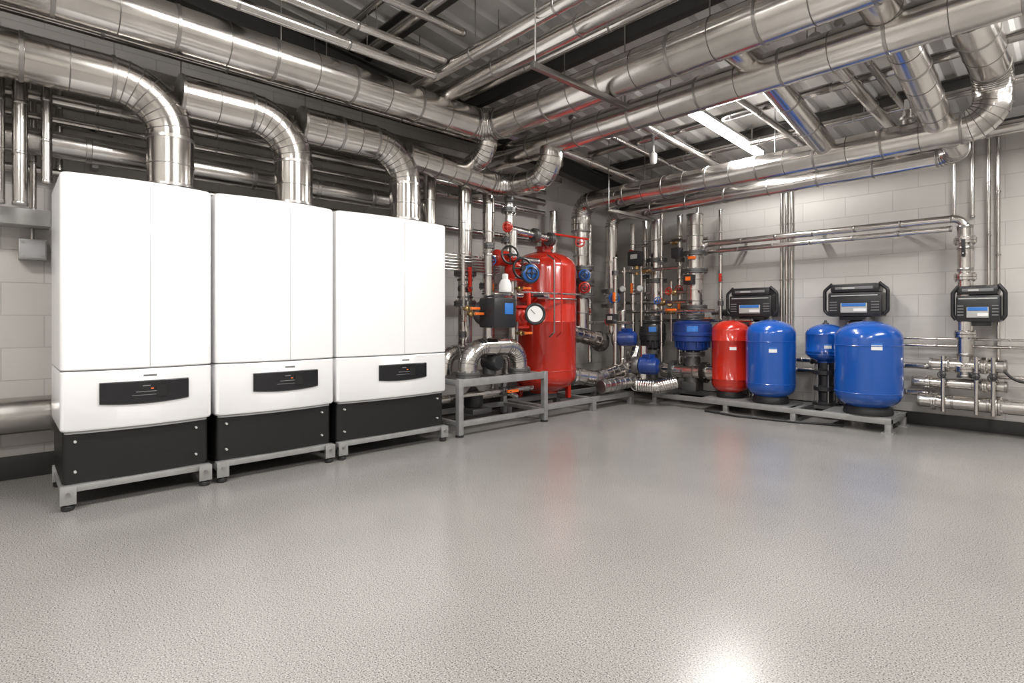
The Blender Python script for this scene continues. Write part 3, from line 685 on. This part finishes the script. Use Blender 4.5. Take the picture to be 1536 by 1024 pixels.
for (z, x0, x1, r, y) in ((.29, 3.85, 5.7, .07, 6.78), (.47, 3.8, 4.5, .052, 6.8), (.66, 3.95, 4.5, .062, 6.76), (.83, 3.7, 5.6, .016, 6.9), (.9, 3.7, 5.6, .012, 6.9), (.55, 4.4, 5.4, .02, 6.9)):
    b = Bld('water_manifold_pipe'); b.path([(x0, y, z), (x1, y, z)], r, 'clad', ring=.28, bandm='band', n=24)
    if r > .04:
        b.flange((x0 + .12, y, z), (1, 0, 0), r * 1.3, 'clad', .02); b.flange((min(x1, 4.6) - .15, y, z), (1, 0, 0), r * 1.3, 'clad', .02)
        b.cyl((x0 + .25, y, z), (x0 + .25, 6.99, z), .015, 'strut')
    b.done()
for X in (4.05, 4.3, 4.42):
    b = Bld('manifold_riser'); b.path([(X, 6.7, .2), (X, 6.7, .74)], .018, 'clad', n=12); b.valve((X, 6.7, .56), (0, 0, 1), .024, (0, -1, 0), 'cast', 'plastic'); b.done()
b = Bld('power_cable'); b.path([(4.4, 6.75, .72), (4.6, 6.7, .5), (4.9, 6.75, .62), (5.3, 6.9, .5), (5.6, 6.95, .5)], .012, 'rubber', R=.15, n=10, lob=False); b.done()
b = Bld('power_cable'); b.path([(1.9, 6.1, .012), (2.3, 6.02, .012), (2.9, 6.12, .012), (3.3, 6.3, .012)], .012, 'rubber', R=.3, n=10, lob=False); b.done()
b = Bld('ceiling_gas_detector'); X, Y = 1.9, 5.0
b.cyl((X, Y, 2.82), (X, Y, roofz(Y) - .02), .012, 'grey'); b.lathe((X, Y, 2.72), (0, 0, 1), [(.02, 0), (.035, .02), (.04, .1), (.015, .13)], 'grey'); b.lathe((X, Y, roofz(Y) - .2), (0, 0, 1), [(.09, 0), (.1, .02), (.05, .05)], 'grey'); b.done()

# ------------------------------------------------------------------ luminaires (each throws light down; most carry an added fill lamp brightening the roof)
def luminaire(x, y, L, power, z=None, w=.09, up=.35, drop=.24):
    ya, yb = y - L / 2, y + L / 2
    za = (roofz(ya) - drop) if z is None else z[0]; zb = (roofz(yb) - drop) if z is None else z[1]
    root = bpy.data.objects.new('fluorescent_light', None); sc.collection.objects.link(root)
    b = Bld('housing'); ang = math.atan2(zb - za, L); zc = (za + zb) / 2
    b.box((x, y, zc + .035), (w + .01, L + .02, .03), 'grey', .006, (ang, 'X'))
    for yy, zz in ((ya + .2, za), (yb - .2, zb)): b.cyl((x, yy, zz + .04), (x, yy, roofz(yy)), .008, 'band', 8)
    o = b.done(); o.parent = root
    b = Bld('diffuser'); b.box((x, y, zc), (w, L, .05), 'tube', .015, (ang, 'X')); o = b.done(); o.parent = root
    for nm, pw, dz, flip in (('tube_lamp', power, -.04, 0), ('roof_fill_lamp', power * up, .06, math.pi)):  # second lamp is added fill above the closed housing, aimed at the roof
        if pw <= 0: continue
        ld = bpy.data.lights.new(nm, 'AREA'); ld.shape = 'RECTANGLE'; ld.size = w; ld.size_y = L; ld.energy = pw
        ld.color = (1, .975, .94)
        lo = bpy.data.objects.new(nm, ld); sc.collection.objects.link(lo); lo.location = (x, y, zc + dz)
        lo.rotation_euler = (ang + flip, 0, 0); lo.parent = root
luminaire(2.5, 5.45, 1.5, 90, (3.03, 2.94), up=0)
luminaire(2.9, 1.55, 1.5, 72, w=.12, up=.35, drop=.3)
luminaire(5.4, 2.0, 1.5, 88, w=.12, up=.9, drop=.5)
luminaire(5.4, 5.2, 1.5, 72, w=.12, up=.6, drop=.4)
luminaire(2.6, -1.4, 1.5, 85, w=.12, up=.8, drop=.5)
luminaire(5.6, -1.6, 1.5, 100, w=.12, up=.9, drop=.6)

w = bpy.data.worlds.new('world'); sc.world = w; w.use_nodes = True
w.node_tree.nodes['Background'].inputs[0].default_value = (.8, .85, .9, 1); w.node_tree.nodes['Background'].inputs[1].default_value = .1

# ------------------------------------------------------------------ camera
cd = bpy.data.cameras.new('camera'); cam = bpy.data.objects.new('camera', cd); sc.collection.objects.link(cam)
cam.location = (5.09, 0, 1.1); cam.rotation_euler = (math.radians(90), 0, math.radians(47))
cd.sensor_width = 36; cd.lens = 36 * 822 / 1536; cd.shift_y = -34 / 1536; cd.clip_start = .05
sc.camera = cam
sc.view_settings.view_transform = 'Standard'
try: sc.view_settings.look = 'None'
except Exception: pass
sc.view_settings.exposure = 0.0
